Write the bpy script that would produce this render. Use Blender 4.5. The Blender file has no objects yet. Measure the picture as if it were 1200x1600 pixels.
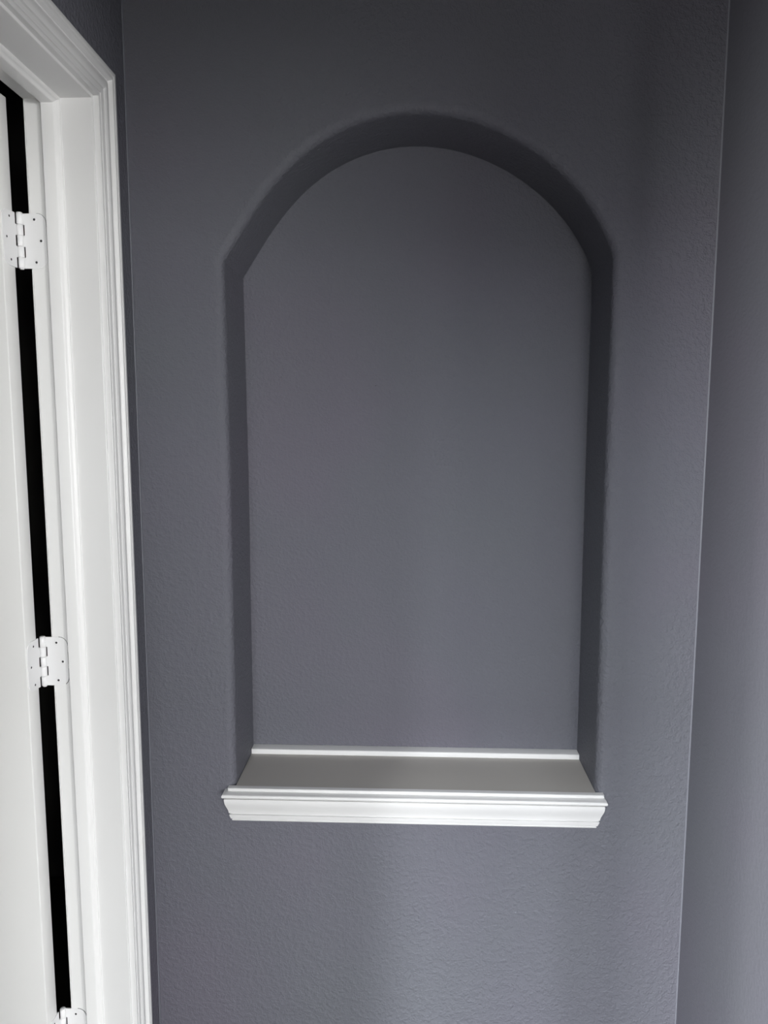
import bpy, bmesh, math
from mathutils import Vector, Matrix

S = bpy.context.scene
C = S.collection

# ------------------------------------------------------------------ camera
CAM_Z = 1.514
right = Vector((0.99930139, 0.0373442, 0.00146574))
up = Vector((-0.00594849, 0.12021268, 0.99273034))
fwd = Vector((-0.03689651, 0.99204552, -0.12035084))
cd = bpy.data.cameras.new('camera')
cd.sensor_fit = 'VERTICAL'
cd.sensor_height = 36.0
cd.lens = 1172.0 / 1600.0 * 36.0
cd.clip_start = 0.01
cam = bpy.data.objects.new('camera', cd)
C.objects.link(cam)
m = Matrix((right, up, -fwd)).transposed().to_4x4()
m.translation = (0, 0, CAM_Z)
cam.matrix_world = m
S.camera = cam

# ------------------------------------------------------------------ world, light, exposure
S.view_settings.view_transform = 'Standard'
S.view_settings.look = 'None'
S.view_settings.gamma = 1.0
S.view_settings.use_curve_mapping = False
S.view_settings.exposure = 0.13
w = bpy.data.worlds.new('world')
S.world = w
w.use_nodes = True
w.node_tree.nodes['Background'].inputs[0].default_value = (0.75, 0.87, 1.0, 1)
w.node_tree.nodes['Background'].inputs[1].default_value = 0.1

# room dimensions (metres)
D = 1.4263          # face of the niche wall
J = 1.2741          # far jamb of the doorway
XL, XR = -0.524, 0.549
TH = 0.1156         # thickness of the left wall
LEND = -0.30        # where the left wall ends, behind the camera's view
ALC = -0.25         # the added shading beam crosses the room near here
REND = 0.30         # where the right wall ends, behind the camera's view
RX0, RX1 = -4.6, 5.4        # width of the room behind the camera
BACK = -3.6
# unseen openings added in the rear wall to carry the lights below: x0 x1 z0 z1
LIGHT_OPENINGS = ((-3.3, -2.3, 0.3, 3.4), (-1.6, -0.4, 1.9, 3.4), (-1.6, -1.3, 3.5, 5.0), (1.3, 1.5, 3.5, 5.0), (0.2, 1.7, 0.7, 3.0), (1.8, 3.1, 1.1, 2.0),
           (4.2, 5.2, 0.7, 1.9))
SHADING_BEAM_Z = 1.90       # underside of the unseen beam added to shade the upper walls
CEIL = 5.2

# added area lights standing in for daylight, strengths fitted to the wall tones: x0 x1 z0 z1, watts per square metre, colour
SKY = (0.93, 0.965, 1.0)
NEU = (1.0, 0.995, 0.97)
FITTED_LIGHTS = (
    (-3.3, -2.3, 0.7, 1.9, 440, NEU), (-3.3, -2.3, 1.9, 3.4, 300, SKY),
    (-2.99, -2.87, 0.3, 1.9, 700, NEU),
    (-1.3, -0.4, 1.9, 3.4, 70, SKY),
    (-1.52, -1.38, 1.9, 3.4, 300, SKY), (-1.6, -1.3, 3.5, 5.0, 1000, SKY), (1.3, 1.5, 3.5, 5.0, 500, SKY),
    (0.2, 0.7, 1.6, 2.7, 60, SKY), (0.6, 1.2, 0.7, 1.2, 110, NEU), (1.2, 1.7, 1.3, 3.0, 30, SKY),
    (1.8, 3.1, 1.1, 2.0, 85, NEU), (4.2, 5.2, 0.7, 1.9, 235, NEU))
for x0, x1, z0, z1, e_, col in FITTED_LIGHTS:
    ld = bpy.data.lights.new('window_daylight', 'AREA')
    ld.shape = 'RECTANGLE'
    ld.size = x1 - x0
    ld.size_y = z1 - z0
    ld.energy = e_ * (x1 - x0) * (z1 - z0)
    ld.color = col
    lo = bpy.data.objects.new('window_daylight', ld)
    C.objects.link(lo)
    lo.location = ((x0 + x1) / 2, BACK - 0.02, (z0 + z1) / 2)
    lo.rotation_euler = (math.radians(90), 0, 0)      # shines towards +y


# ------------------------------------------------------------------ materials
def nodes(name):
    mt = bpy.data.materials.new(name)
    mt.use_nodes = True
    nt = mt.node_tree
    return mt, nt, nt.nodes['Principled BSDF']


def noise(nt, scale, detail=2.0, rough=0.5, coord='Object', sc=(1, 1, 1)):
    tc = nt.nodes.new('ShaderNodeTexCoord')
    mp = nt.nodes.new('ShaderNodeMapping')
    mp.inputs['Scale'].default_value = sc
    n = nt.nodes.new('ShaderNodeTexNoise')
    n.inputs['Scale'].default_value = scale
    n.inputs['Detail'].default_value = detail
    n.inputs['Roughness'].default_value = rough
    nt.links.new(tc.outputs[coord], mp.inputs['Vector'])
    nt.links.new(mp.outputs['Vector'], n.inputs['Vector'])
    return n


def ramp(nt, src, stops):
    r = nt.nodes.new('ShaderNodeValToRGB')
    e = r.color_ramp.elements
    e[0].position, e[0].color = stops[0][0], (*stops[0][1], 1)
    e[1].position, e[1].color = stops[-1][0], (*stops[-1][1], 1)
    for p_, c_ in stops[1:-1]:
        k = e.new(p_)
        k.color = (*c_, 1)
    nt.links.new(src, r.inputs['Fac'])
    return r


def wall_paint(name="grey_lavender_wall_paint", bump=0.55):
    """grey lavender emulsion on orange-peel drywall"""
    mt, nt, b = nodes(name)
    n0 = noise(nt, 1.9, 3)
    r = ramp(nt, n0.outputs['Fac'], [(0.34, (0.142, 0.147, 0.166)), (0.52, (0.144, 0.145, 0.169)),
                                     (0.68, (0.150, 0.144, 0.173))])
    nt.links.new(r.outputs['Color'], b.inputs['Base Color'])
    b.inputs['Roughness'].default_value = 0.62
    b.inputs['Specular IOR Level'].default_value = 0.3
    n1 = noise(nt, 135, 3, 0.6)
    n2 = noise(nt, 38, 2, 0.5)
    mr = nt.nodes.new('ShaderNodeMapRange')
    mr.inputs['From Min'].default_value = 0.42
    mr.inputs['From Max'].default_value = 0.66
    nt.links.new(n1.outputs['Fac'], mr.inputs['Value'])
    mx = nt.nodes.new('ShaderNodeMath')
    mx.operation = 'MULTIPLY_ADD'
    mx.inputs[1].default_value = 0.9
    nt.links.new(n2.outputs['Fac'], mx.inputs[0])
    nt.links.new(mr.outputs['Result'], mx.inputs[2])
    bp = nt.nodes.new('ShaderNodeBump')
    bp.inputs['Strength'].default_value = bump
    bp.inputs['Distance'].default_value = 0.0024
    nt.links.new(mx.outputs[0], bp.inputs['Height'])
    nt.links.new(bp.outputs['Normal'], b.inputs['Normal'])
    return mt


def gloss_paint(name, col, rough, bump=0.05, sc=(1, 1, 1)):
    mt, nt, b = nodes(name)
    n0 = noise(nt, 6, 3)
    r = ramp(nt, n0.outputs['Fac'], [(0.35, tuple(c * 0.985 for c in col)), (0.65, col)])
    nt.links.new(r.outputs['Color'], b.inputs['Base Color'])
    b.inputs['Roughness'].default_value = rough
    b.inputs['Specular IOR Level'].default_value = 0.4
    n1 = noise(nt, 140, 2, 0.5, sc=sc)
    bp = nt.nodes.new('ShaderNodeBump')
    bp.inputs['Strength'].default_value = bump
    bp.inputs['Distance'].default_value = 0.001
    nt.links.new(n1.outputs['Fac'], bp.inputs['Height'])
    nt.links.new(bp.outputs['Normal'], b.inputs['Normal'])
    return mt


M_WALL = wall_paint()
M_WALL_SMOOTH = wall_paint('smoother_grey_lavender_wall_paint', 0.12)
M_TRIM = gloss_paint('white_trim_enamel', (0.765, 0.765, 0.76), 0.38, 0.06, (1, 1, 0.15))
M_DOOR = gloss_paint('white_door_enamel', (0.765, 0.765, 0.755), 0.42, 0.10)
M_SHELF = gloss_paint('white_shelf_enamel', (0.77, 0.765, 0.755), 0.40, 0.08, (0.2, 1, 1))
M_BOARD = gloss_paint('warm_grey_shelf_top_paint', (0.49, 0.465, 0.43), 0.55, 0.10, (0.2, 1, 1))  # warm grey, deepened below the shelf white to imitate grazing shade
M_HINGE = gloss_paint('white_painted_hinge_metal', (0.755, 0.755, 0.76), 0.30, 0.04)
M_DARK = gloss_paint('unpainted_steel_screw_recess', (0.02, 0.02, 0.022), 0.6, 0.02)  # near-black fill for the drive recess of each screw
M_GAP_HOLE = gloss_paint('dark_open_paint_crack', (0.05, 0.05, 0.055), 0.8, 0.02)  # near-black for the hinge gap shade strips and the pin hole
M_CAULK = gloss_paint('light_grey_corner_caulk', (0.20, 0.205, 0.235), 0.5, 0.02)
M_CEIL = gloss_paint('flat_ceiling_paint', (0.16, 0.16, 0.17), 0.9, 0.3)
M_FLOOR = gloss_paint('brown_carpet_floor', (0.055, 0.045, 0.038), 0.95, 0.5)
M_ROOM = gloss_paint('dim_room_wall_paint', (0.10, 0.10, 0.115), 0.8, 0.1)
M_CLOSET = gloss_paint('dark_closet_wall_paint', (0.10, 0.095, 0.09), 0.9, 0.1)


# ------------------------------------------------------------------ helpers
def finish(name, bm, mats, parent=None, kind=None, label=None, cat=None, group=None, smooth=False, angle=35):
    if isinstance(smooth, bool) and smooth:
        for f in bm.faces:
            f.smooth = True
        for e in bm.edges:
            if len(e.link_faces) == 2 and e.calc_face_angle(0) > math.radians(angle):
                e.smooth = False
    me = bpy.data.meshes.new(name)
    bm.to_mesh(me)
    bm.free()
    for x in (mats if isinstance(mats, (list, tuple)) else [mats]):
        me.materials.append(x)
    o = bpy.data.objects.new(name, me)
    C.objects.link(o)
    if parent:
        o.parent = parent
    props(o, kind, label, cat, group)
    return o


def props(o, kind=None, label=None, cat=None, group=None):
    for k, v in (('kind', kind), ('label', label), ('category', cat), ('group', group)):
        if v:
            o[k] = v


def empty(name, loc=(0, 0, 0), parent=None, **k):
    o = bpy.data.objects.new(name, None)
    o.empty_display_size = 0.05
    o.location = loc
    C.objects.link(o)
    if parent:
        o.parent = parent
    props(o, **k)
    return o


def box(bm, x0, x1, y0, y1, z0, z1):
    v = [bm.verts.new(p) for p in ((x0, y0, z0), (x1, y0, z0), (x1, y1, z0), (x0, y1, z0),
                                   (x0, y0, z1), (x1, y0, z1), (x1, y1, z1), (x0, y1, z1))]
    return [bm.faces.new([v[i] for i in q]) for q in
            ((3, 2, 1, 0), (4, 5, 6, 7), (0, 1, 5, 4), (1, 2, 6, 5), (2, 3, 7, 6), (3, 0, 4, 7))]


def prism(bm, poly, axis, a, b):
    """extrude a closed 2-D polygon along an axis between a and b"""
    def P(u, v, t):
        return {'x': (t, u, v), 'y': (u, t, v), 'z': (u, v, t)}[axis]
    A = [bm.verts.new(P(u, v, a)) for u, v in poly]
    B = [bm.verts.new(P(u, v, b)) for u, v in poly]
    n = len(poly)
    fs = [bm.faces.new(A), bm.faces.new(B[::-1])]
    for i in range(n):
        j = (i + 1) % n
        fs.append(bm.faces.new((A[j], A[i], B[i], B[j])))
    bmesh.ops.recalc_face_normals(bm, faces=fs)
    return fs


def loft(bm, rows, closed=True, caps=True):
    """rows of points -> skin between successive rows"""
    R = [[bm.verts.new(p) for p in r] for r in rows]
    n = len(R[0])
    fs = []
    for a, b in zip(R, R[1:]):
        for i in range(n if closed else n - 1):
            j = (i + 1) % n
            fs.append(bm.faces.new((a[i], a[j], b[j], b[i])))
    if caps:
        fs.append(bm.faces.new(R[0][::-1]))
        fs.append(bm.faces.new(R[-1]))
    bmesh.ops.recalc_face_normals(bm, faces=fs)
    return fs


def bevel(bm, width, seg=2, sel=None):
    es = [e for e in bm.edges if sel is None or sel(e)]
    bmesh.ops.bevel(bm, geom=es, offset=width, segments=seg, profile=0.6, affect='EDGES', clamp_overlap=True)


def arc(cx, cy, r, a0, a1, n):
    return [(cx + r * math.cos(math.radians(a0 + (a1 - a0) * i / n)),
             cy + r * math.sin(math.radians(a0 + (a1 - a0) * i / n))) for i in range(n + 1)]


# ------------------------------------------------------------------ niche outline (x, z on the wall)
NB = 0.752
R_BULL = 0.017
ND = 0.173
K5 = (-0.0120582, 0.00998043, 0.02276334, -0.00938975, -0.00425879, 0.36638859)


def arch_r(t):
    r = 0.0
    for k in K5:
        r = r * t + k
    return r


T0, T1 = -1.276, 1.258
NARC = 72
arch = [(0.0065 + arch_r(T0 + (T1 - T0) * i / NARC) * math.sin(T0 + (T1 - T0) * i / NARC),
         1.70 + arch_r(T0 + (T1 - T0) * i / NARC) * math.cos(T0 + (T1 - T0) * i / NARC)) for i in range(NARC + 1)]


def side(p, q, n):
    return [(p[0] + (q[0] - p[0]) * i / n, p[1] + (q[1] - p[1]) * i / n) for i in range(n)]


BL, BR = (-0.3525, NB), (0.3690, NB)
ML, MR = (-0.3510, 1.40), (0.3665, 1.40)
outline = side(BL, ML, 4) + side(ML, arch[0], 4) + arch + side(arch[-1], MR, 4)[1:] + side(MR, BR, 4) + side(BR, BL, 6)
# clockwise seen from the camera (left side up, arch to the right, right side down, bottom back)


def offset(poly, d):
    n = len(poly)
    out = []
    for i in range(n):
        a, b, c = Vector(poly[i - 1]), Vector(poly[i]), Vector(poly[(i + 1) % n])
        e1, e2 = (b - a).normalized(), (c - b).normalized()
        n1, n2 = Vector((-e1.y, e1.x)), Vector((-e2.y, e2.x))
        mm = (n1 + n2).normalized()
        s = d / max(0.35, mm.dot(n1))
        out.append((b.x + mm.x * s, b.y + mm.y * s))
    return out


def build_niche_wall():
    bm = bmesh.new()
    rings = []
    NS = 9
    for i in range(NS + 1):
        a = math.radians(90 * i / NS)
        off = R_BULL * (1 - math.sin(a))
        y = D + R_BULL * (1 - math.cos(a))
        rings.append([bm.verts.new((x, y, z)) for x, z in offset(outline, off)])
    for k in range(1, 4):
        y = D + R_BULL + (ND - R_BULL) * k / 3
        rings.append([bm.verts.new((x, y, z)) for x, z in outline])
    n = len(outline)
    for a, b in zip(rings, rings[1:]):
        for i in range(n):
            j = (i + 1) % n
            f = bm.faces.new((a[i], b[i], b[j], a[j]))
            f.smooth = True
    bk = bm.faces.new(rings[-1])
    # front face between hole and outer rectangle
    x0, x1, z0, z1 = XL - TH, XR + 0.12, -0.02, CEIL + 0.02
    rc = [bm.verts.new(p) for p in ((x0, D, z0), (x1, D, z0), (x1, D, z1), (x0, D, z1))]
    eds = [bm.edges.new((rc[i], rc[(i + 1) % 4])) for i in range(4)]
    hole = [bm.edges.get((rings[0][i], rings[0][(i + 1) % n])) for i in range(n)]
    res = bmesh.ops.triangle_fill(bm, edges=eds + hole, use_beauty=True, use_dissolve=False)
    for g in res['geom']:
        if isinstance(g, bmesh.types.BMFace):
            g.smooth = False
    # body of the wall behind
    yb = D + 0.24
    rb = [bm.verts.new((v.co.x, yb, v.co.z)) for v in rc]
    for i in range(4):
        j = (i + 1) % 4
        bm.faces.new((rc[i], rc[j], rb[j], rb[i]))
    bm.faces.new(rb)
    bmesh.ops.recalc_face_normals(bm, faces=bm.faces[:])
    for e in bm.edges:
        if len(e.link_faces) == 2 and e.calc_face_angle(0) > math.radians(28):
            e.smooth = False
    return finish('wall_back', bm, M_WALL, kind='structure',
                  label='grey lavender textured wall with a round-arched recessed niche', cat='wall')


niche_wall = build_niche_wall()
bm = bmesh.new()
yn = D + ND
prism(bm, [(-0.0772 + 0.0008 * math.cos(k * math.pi / 4), 1.5882 + 0.0011 * math.sin(k * math.pi / 4)) for k in range(8)],
      'y', yn - 0.0003, yn + 0.0005)
finish('pin_hole', bm, M_GAP_HOLE, parent=niche_wall, label='tiny dark pin hole in the back of the niche')

# ------------------------------------------------------------------ left wall with the doorway
YN = 0.512          # near jamb face
ZH = 2.036          # underside of the head jamb
JT = 0.018
bm = bmesh.new()
prism(bm, [(LEND, 0), (YN - JT, 0), (YN - JT, ZH + JT), (J + JT, ZH + JT), (J + JT, 0), (D, 0), (D, CEIL), (LEND, CEIL)],
      'x', XL - TH + 0.0004, XL)
finish('wall_left', bm, M_WALL, kind='structure', label='narrow grey lavender wall strip beside the door casing', cat='wall')

bm = bmesh.new()
box(bm, XR, XR + 0.12, REND, D, 0, CEIL)
finish('wall_right', bm, M_WALL_SMOOTH, kind='structure', label='plain grey wall at the right edge meeting the niche wall', cat='wall')

# thin ridges of caulk and paint in the two corners of the niche wall
bm = bmesh.new()
prism(bm, [(XR, D), (XR - 0.0024, D), (XR - 0.0022, D - 0.0008), (XR - 0.0012, D - 0.0012), (XR, D - 0.0012)], 'z', 0, CEIL)
finish('trim_2', bm, M_CAULK, kind='structure', label='thin pale caulk line in the right corner of the niche wall', cat='caulk line')
bm = bmesh.new()
prism(bm, [(XL, D), (XL, D - 0.0050), (XL + 0.0010, D - 0.0044), (XL + 0.0014, D - 0.0020), (XL + 0.0014, D)], 'z', 0, CEIL)
finish('trim_3', bm, M_CAULK, kind='structure', label='thin pale caulk line in the left corner beside the door casing', cat='caulk line')

# unseen beam added to block light and darken the upper walls
bm = bmesh.new()
box(bm, RX0, RX1, LEND - 0.12, LEND - 0.0002, SHADING_BEAM_Z, CEIL)
finish('wall_beam', bm, M_ROOM, kind='structure')

# room behind the camera
bm = bmesh.new()
box(bm, RX0, XL - TH - 0.0002, LEND, LEND + 0.1, 0, CEIL)
finish('wall_closet_side', bm, M_ROOM, kind='structure')
bm = bmesh.new()
box(bm, XR + 0.1202, RX1, REND, REND + 0.12, 0, CEIL)
finish('wall_alcove_side', bm, M_ROOM, kind='structure')
bm = bmesh.new()
cols = sorted({RX0 - 0.12, RX1 + 0.12} | {w_[0] for w_ in LIGHT_OPENINGS} | {w_[1] for w_ in LIGHT_OPENINGS})
for xa, xb in zip(cols, cols[1:]):
    xm, zc = (xa + xb) / 2, 0.0
    for w_ in sorted((w_ for w_ in LIGHT_OPENINGS if w_[0] < xm < w_[1]), key=lambda q: q[2]):
        box(bm, xa, xb, BACK - 0.12, BACK, zc, w_[2])
        zc = w_[3]
    box(bm, xa, xb, BACK - 0.12, BACK, zc, CEIL)
finish('wall_front', bm, M_ROOM, kind='structure')
for nm, xa, xb in (('wall_room_left', RX0 - 0.12, RX0), ('wall_room_right', RX1, RX1 + 0.12)):
    bm = bmesh.new()
    box(bm, xa, xb, BACK, LEND if xa < 0 else REND, 0, CEIL)
    finish(nm, bm, M_ROOM, kind='structure')
# a trim frame round each added, unseen window
for i, (x0, x1, z0, z1) in enumerate(LIGHT_OPENINGS):
    f = 0.03
    bm = bmesh.new()
    for q in ((x0 - f, x0, z0 - f, z1 + f), (x1, x1 + f, z0 - f, z1 + f), (x0, x1, z0 - f, z0), (x0, x1, z1, z1 + f)):
        box(bm, q[0], q[1], BACK, BACK + 0.02, q[2], q[3])
    finish('window_%d' % (i + 1), bm, M_TRIM, kind='structure')

# floor and ceiling
bm = bmesh.new()
box(bm, RX0 - 0.12, RX1 + 0.12, BACK - 0.12, 2.6, -0.06, 0)
finish('floor', bm, M_FLOOR, kind='structure')
bm = bmesh.new()
box(bm, RX0 - 0.12, RX1 + 0.12, BACK - 0.12, 2.6, CEIL, CEIL + 0.06)
finish('ceiling', bm, M_CEIL, kind='structure')

# the dark room behind the door
bm = bmesh.new()
box(bm, -2.3, XL - TH, 2.3, 2.4, 0, CEIL)
box(bm, -2.4, -2.3, LEND, 2.4, 0, CEIL)
box(bm, XL - TH - 0.01, XL - TH, D, 2.3, 0, CEIL)
finish('wall_closet', bm, M_CLOSET, kind='structure')

# ------------------------------------------------------------------ door frame
frame = empty('trim_1', (XL, J, 0), kind='structure',
              label='white moulded door casing and jamb at the left edge', cat='door frame')
OX, OY = XL, J          # the frame's own origin


def L(p):               # world point -> frame's own coordinates
    return (p[0] - OX, p[1] - OY, p[2])


def fin_frame(name, bm, mat=M_TRIM, **k):
    bmesh.ops.translate(bm, verts=bm.verts[:], vec=(-OX, -OY, 0))
    return finish(name, bm, mat, parent=frame, **k)


XF = XL - TH
for nm, ya, yb in (('side_jamb', J, J + JT), ('side_jamb', YN - JT, YN)):
    bm = bmesh.new()
    fy, by = (ya, yb) if ya == J else (yb, ya)      # visible face, hidden face
    sg = 1 if by > fy else -1
    prism(bm, [(XF, by), (XF, fy + sg * 0.0022), (XF + 0.0007, fy + sg * 0.0007), (XF + 0.0020, fy), (XF + 0.0028, fy),
               (XF + 0.0031, fy + sg * 0.0012), (XF + 0.0037, fy + sg * 0.0012), (XF + 0.0040, fy),
               (XL - 0.0014, fy), (XL - 0.0004, fy + sg * 0.0004), (XL, fy + sg * 0.0014), (XL, by)], 'z', 0, ZH + JT)
    fin_frame(nm, bm)
bm = bmesh.new()
box(bm, XF, XL, YN, J, ZH, ZH + JT)
bevel(bm, 0.0014, 2, lambda e: abs(e.verts[0].co.y - e.verts[1].co.y) > .5)
fin_frame('head_jamb', bm, smooth=True, angle=60)

# door stop: (x, protrusion)
SX0, SX1 = -0.6055, -0.5765
SP = [(SX0, 0), (SX0, 0.0095), (SX0 + 0.001, 0.0108), (SX1 - 0.0090, 0.0108), (SX1 - 0.0072, 0.0100), (SX1 - 0.0062, 0.0086),
      (SX1 - 0.0052, 0.0068), (SX1 - 0.0036, 0.0054), (SX1 - 0.0020, 0.0048), (SX1 - 0.0010, 0.0040), (SX1, 0.0026), (SX1, 0)]
bm = bmesh.new()
loft(bm, [[(x, J - t, 0) for x, t in SP], [(x, J - t, ZH - t) for x, t in SP]])
fin_frame('door_stop', bm, smooth=True, angle=40)
bm = bmesh.new()
loft(bm, [[(x, J - t, ZH - t) for x, t in SP], [(x, YN + t, ZH - t) for x, t in SP]])
fin_frame('door_stop', bm, smooth=True, angle=40)
bm = bmesh.new()
loft(bm, [[(x, YN + t, 0) for x, t in SP], [(x, YN + t, ZH - t) for x, t in SP]])
fin_frame('door_stop', bm, smooth=True, angle=40)

# casing profile: s = distance from the inner edge, t = thickness off the wall
CP = [(0, 0), (0, 0.0084), (0.0006, 0.0092), (0.0046, 0.0096), (0.0052, 0.0082), (0.0058, 0.0074), (0.0070, 0.0074), (0.0076, 0.0100),
      (0.0150, 0.0110), (0.0158, 0.0096), (0.0164, 0.0080), (0.0178, 0.0080), (0.0186, 0.0110), (0.0215, 0.0130),
      (0.0250, 0.0138), (0.0290, 0.0136), (0.0330, 0.0122), (0.0360, 0.0102), (0.0380, 0.0092), (0.0392, 0.0100),
      (0.0406, 0.0156), (0.0420, 0.0172), (0.0455, 0.0176), (0.0464, 0.0164), (0.0470, 0.0156), (0.0480, 0.0158), (0.0488, 0.0174),
      (0.0525, 0.0182), (0.0550, 0.0174), (0.0562, 0.0150), (0.0566, 0.0120), (0.0566, 0)]
RV = 0.005
bm = bmesh.new()
loft(bm, [[(XL + t, J + RV + s, 0) for s, t in CP], [(XL + t, J + RV + s, ZH + RV + s) for s, t in CP]])
fin_frame('side_casing', bm, smooth=True, angle=32)
bm = bmesh.new()
loft(bm, [[(XL + t, J + RV + s, ZH + RV + s) for s, t in CP], [(XL + t, YN - RV - s, ZH + RV + s) for s, t in CP]])
fin_frame('head_casing', bm, smooth=True, angle=32)
bm = bmesh.new()
loft(bm, [[(XL + t, YN - RV - s, 0) for s, t in CP], [(XL + t, YN - RV - s, ZH + RV + s) for s, t in CP]])
fin_frame('side_casing', bm, smooth=True, angle=32)

# ------------------------------------------------------------------ open door on three hinges
PX, PY = -0.6540, J - 0.0022        # pin axis
door = empty('door_1', (PX, PY, 0), kind='structure',
             label='plain white door swung open away from the frame at the left edge', cat='door')
ANG = math.radians(-92)


def swing(bm):          # the door is drawn closed around the pin, then swung open
    bmesh.ops.rotate(bm, verts=bm.verts[:], cent=(0, 0, 0), matrix=Matrix.Rotation(ANG, 3, 'Z'))


E = 0.0052              # hinge edge of the slab, measured from the pin
bm = bmesh.new()
box(bm, 0.011, 0.0462, -0.757, -E, 0.008, ZH - 0.003)
bevel(bm, 0.0016, 2)
swing(bm)
finish('door_slab', bm, M_DOOR, parent=door, smooth=True, angle=60)


def leaf_outline(wd, h, r, cut):
    """leaf drawn in (u, z): u away from the pin, round far corners, notched along the pin side"""
    pts = []
    zs = [h / 2 - h * i / 5 for i in range(6)]
    a = arc(wd - r, h / 2 - r, r, 90, 0, 7)
    b = arc(wd - r, -h / 2 + r, r, 0, -90, 7)
    pts += a + b
    for i in range(5, 0, -1):        # up the pin side
        u = 0.0070 if (i - 1) in cut else 0.0006
        g = 0.0003
        pts += [(u, zs[i] + (g if i < 5 else 0)), (u, zs[i - 1] - (g if i > 1 else 0))]
    return pts


HL = 0.0889
LW = 0.0438


def screw(bm, ux, z, nrm, base):
    """countersunk head with a dark drive recess. base(u, z, h) -> point"""
    def ring(r, h, n=16):
        return [bm.verts.new(base(ux + r * math.cos(2 * math.pi * k / n), z + r * math.sin(2 * math.pi * k / n), h))
                for k in range(n)]
    R = [ring(0.0042, 0.0), ring(0.0042, 0.0002), ring(0.0037, 0.00055), ring(0.0020, 0.0006), ring(0.0017, 0.00005)]
    fs = []
    for a, b in zip(R, R[1:]):
        for i in range(16):
            j = (i + 1) % 16
            fs.append(bm.faces.new((a[i], a[j], b[j], b[i])))
    for f_ in fs[-16:]:
        f_.material_index = 1
    c = bm.faces.new(R[-1])
    c.material_index = 1
    bmesh.ops.recalc_face_normals(bm, faces=bm.faces[:])


def make_hinge(ztop, gap_strips):
    h = empty('hinge', (0, 0, ztop - HL / 2), parent=door)
    # leaf on the jamb: lies on the jamb face, just proud of it
    yj = J - PY
    bm = bmesh.new()
    pts = leaf_outline(LW, HL, 0.0158, (1, 3))
    prism(bm, pts, 'y', yj - 0.0013, yj + 0.0012)
    bevel(bm, 0.00035, 1)
    finish('jamb_leaf', bm, M_HINGE, parent=h)
    for u, z in ((0.0245, 0.0345), (0.0345, 0.0), (0.0250, -0.0345)):
        bm = bmesh.new()
        screw(bm, u, z, None, lambda uu, zz, hh: (uu, yj - 0.0013 - hh, zz))
        finish('screw', bm, [M_HINGE, M_DARK], parent=h)
    # dark strip standing in for the shadowed mortise gap round the leaf
    for a0, a1, wd in gap_strips:
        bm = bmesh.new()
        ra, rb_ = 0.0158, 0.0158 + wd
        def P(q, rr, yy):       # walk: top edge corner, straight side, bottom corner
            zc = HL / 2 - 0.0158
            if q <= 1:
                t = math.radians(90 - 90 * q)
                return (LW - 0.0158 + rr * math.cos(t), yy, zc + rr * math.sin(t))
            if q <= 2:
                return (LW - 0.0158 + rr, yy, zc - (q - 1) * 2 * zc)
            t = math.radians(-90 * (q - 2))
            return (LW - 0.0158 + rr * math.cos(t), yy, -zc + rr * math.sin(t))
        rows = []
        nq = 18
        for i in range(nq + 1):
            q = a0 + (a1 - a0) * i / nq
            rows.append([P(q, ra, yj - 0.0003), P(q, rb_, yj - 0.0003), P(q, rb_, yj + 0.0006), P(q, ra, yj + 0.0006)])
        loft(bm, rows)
        finish('paint_crack', bm, M_GAP_HOLE, parent=h, label='dark crack in the paint around the hinge leaf')
    # leaf on the edge of the door
    bm = bmesh.new()
    pts = leaf_outline(LW, HL, 0.0158, (0, 2, 4))
    prism(bm, pts, 'y', -E - 0.0008, -E + 0.0014)
    bevel(bm, 0.00035, 1)
    swing(bm)
    finish('door_leaf', bm, M_HINGE, parent=h)
    for u, z in ((0.0245, 0.0345), (0.0345, 0.0), (0.0250, -0.0345)):
        bm = bmesh.new()
        screw(bm, u, z, None, lambda uu, zz, hh: (uu, -E + 0.0014 + hh * 0.6, zz))
        swing(bm)
        finish('screw', bm, [M_HINGE, M_DARK], parent=h)
    # the five-knuckle barrel with its pin heads
    for k in range(5):
        zt, zb = HL / 2 - HL * k / 5 - 0.0002, HL / 2 - HL * (k + 1) / 5 + 0.0002
        bm = bmesh.new()
        rows = []
        for rr, zz in ((0.0046, zb), (0.0053, zb + 0.0006), (0.0053, zt - 0.0006), (0.0046, zt)):
            rows.append([(rr * math.cos(2 * math.pi * i / 20), rr * math.sin(2 * math.pi * i / 20), zz) for i in range(20)])
        loft(bm, rows)
        finish('knuckle', bm, M_HINGE, parent=h, smooth=True, angle=50)
    bm = bmesh.new()
    rows = []
    for rr, zz in ((0.0030, -HL / 2 - 0.0016), (0.0036, -HL / 2 - 0.0004), (0.0030, -HL / 2), (0.0030, HL / 2),
                   (0.0049, HL / 2), (0.0050, HL / 2 + 0.0010), (0.0040, HL / 2 + 0.0019), (0.0016, HL / 2 + 0.0022)):
        rows.append([(rr * math.cos(2 * math.pi * i / 18), rr * math.sin(2 * math.pi * i / 18), zz) for i in range(18)])
    loft(bm, rows)
    finish('hinge_pin', bm, M_HINGE, parent=h, smooth=True, angle=50)
    return h


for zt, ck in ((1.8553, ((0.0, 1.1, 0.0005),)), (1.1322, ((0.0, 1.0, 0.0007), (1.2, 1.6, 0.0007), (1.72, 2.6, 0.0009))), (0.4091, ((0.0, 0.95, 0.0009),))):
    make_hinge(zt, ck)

# ------------------------------------------------------------------ the niche's shelf
ZS = 0.7825             # top of the board
shelf = empty('niche_shelf', (0.005, D, ZS),
              label='white painted wooden shelf with moulded front edge filling the base of the arched niche', cat='shelf')
SO = Vector((0.005, D, ZS))


def fin_shelf(name, bm, mat=M_SHELF, **k):
    bmesh.ops.translate(bm, verts=bm.verts[:], vec=-SO)
    return finish(name, bm, mat, parent=shelf, **k)


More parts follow.
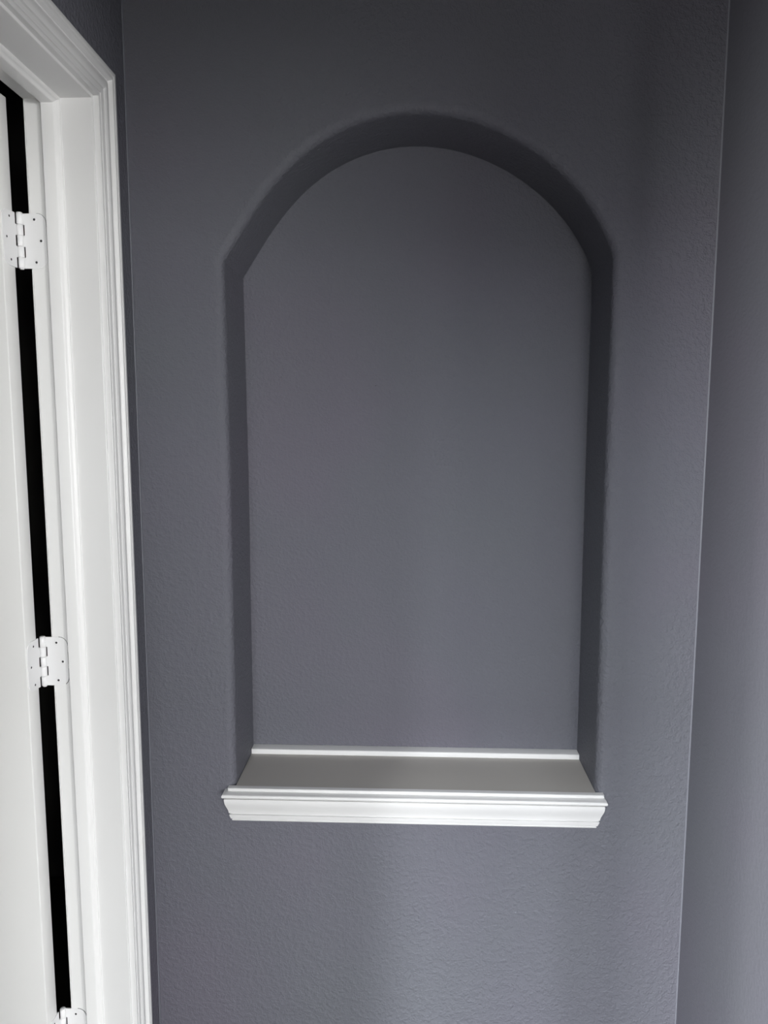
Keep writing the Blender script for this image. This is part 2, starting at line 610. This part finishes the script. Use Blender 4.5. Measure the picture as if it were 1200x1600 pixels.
XA, XB = -0.3520, 0.3686
FY = D - 0.0125
zb = ZS - 0.0068
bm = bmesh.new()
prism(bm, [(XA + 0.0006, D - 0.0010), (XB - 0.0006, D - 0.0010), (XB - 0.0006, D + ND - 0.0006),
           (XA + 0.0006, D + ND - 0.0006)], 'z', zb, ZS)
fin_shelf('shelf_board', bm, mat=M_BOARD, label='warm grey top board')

# white nosing along the front of the board, with short horns over the wall
bm = bmesh.new()
prism(bm, [(XA - 0.0140, FY), (XB + 0.0140, FY), (XB + 0.0140, D - 0.0002), (XB - 0.0008, D - 0.0002), (XB - 0.0008, D - 0.0012),
           (XA + 0.0008, D - 0.0012), (XA + 0.0008, D - 0.0002), (XA - 0.0140, D - 0.0002)], 'z', zb, ZS + 0.0002)
bevel(bm, 0.0022, 3, lambda e: abs(e.verts[0].co.y - FY) < 1e-5 and abs(e.verts[1].co.y - FY) < 1e-5)
fin_shelf('nosing', bm, smooth=True, angle=50)

# strip along the foot of the niche's back
bm = bmesh.new()
yb = D + ND - 0.0006
prism(bm, [(yb, ZS), (yb - 0.0262, ZS), (yb - 0.0262, ZS + 0.0092), (yb - 0.0256, ZS + 0.0103), (yb - 0.0240, ZS + 0.0108), (yb, ZS + 0.0108)],
      'x', XA + 0.0008, XB - 0.0008)
fin_shelf('back_strip', bm, smooth=True, angle=50)

# moulding under the front edge, returned to the wall at both ends
MP = [(0.0, zb), (0.0235, zb), (0.0252, zb - 0.0006), (0.0268, zb - 0.0026), (0.0272, zb - 0.0048), (0.0264, zb - 0.0070),
      (0.0246, zb - 0.0086), (0.0222, zb - 0.0092), (0.0196, zb - 0.0094), (0.0192, zb - 0.0102), (0.0200, zb - 0.0108), (0.0230, zb - 0.0112),
      (0.0231, zb - 0.0150), (0.0225, zb - 0.0200), (0.0215, zb - 0.0240), (0.0201, zb - 0.0280), (0.0187, zb - 0.0318),
      (0.0175, zb - 0.0352), (0.0165, zb - 0.0386), (0.0159, zb - 0.0415), (0.0156, zb - 0.0440), (0.0128, zb - 0.0444),
      (0.0118, zb - 0.0452), (0.0118, zb - 0.0468), (0.0128, zb - 0.0474), (0.0150, zb - 0.0478), (0.0150, zb - 0.0490), (0.0122, zb - 0.0574), (0.0110, zb - 0.0582),
      (0.0094, zb - 0.0584), (0.0094, zb - 0.0600), (0.0108, zb - 0.0606), (0.0100, zb - 0.0624), (0.0, zb - 0.0624)]
ML0, MR0 = -0.3480, 0.3590
rows = []
yw = D - 0.0002
rows.append([(ML0 - t, yw, z) for t, z in MP])
rows.append([(ML0 - t, yw - t, z) for t, z in MP])
rows.append([(MR0 + t, yw - t, z) for t, z in MP])
rows.append([(MR0 + t, yw, z) for t, z in MP])
bm = bmesh.new()
loft(bm, rows, caps=False)
bmesh.ops.remove_doubles(bm, verts=bm.verts[:], dist=1e-6)
fin_shelf('front_moulding', bm, smooth=True, angle=32)
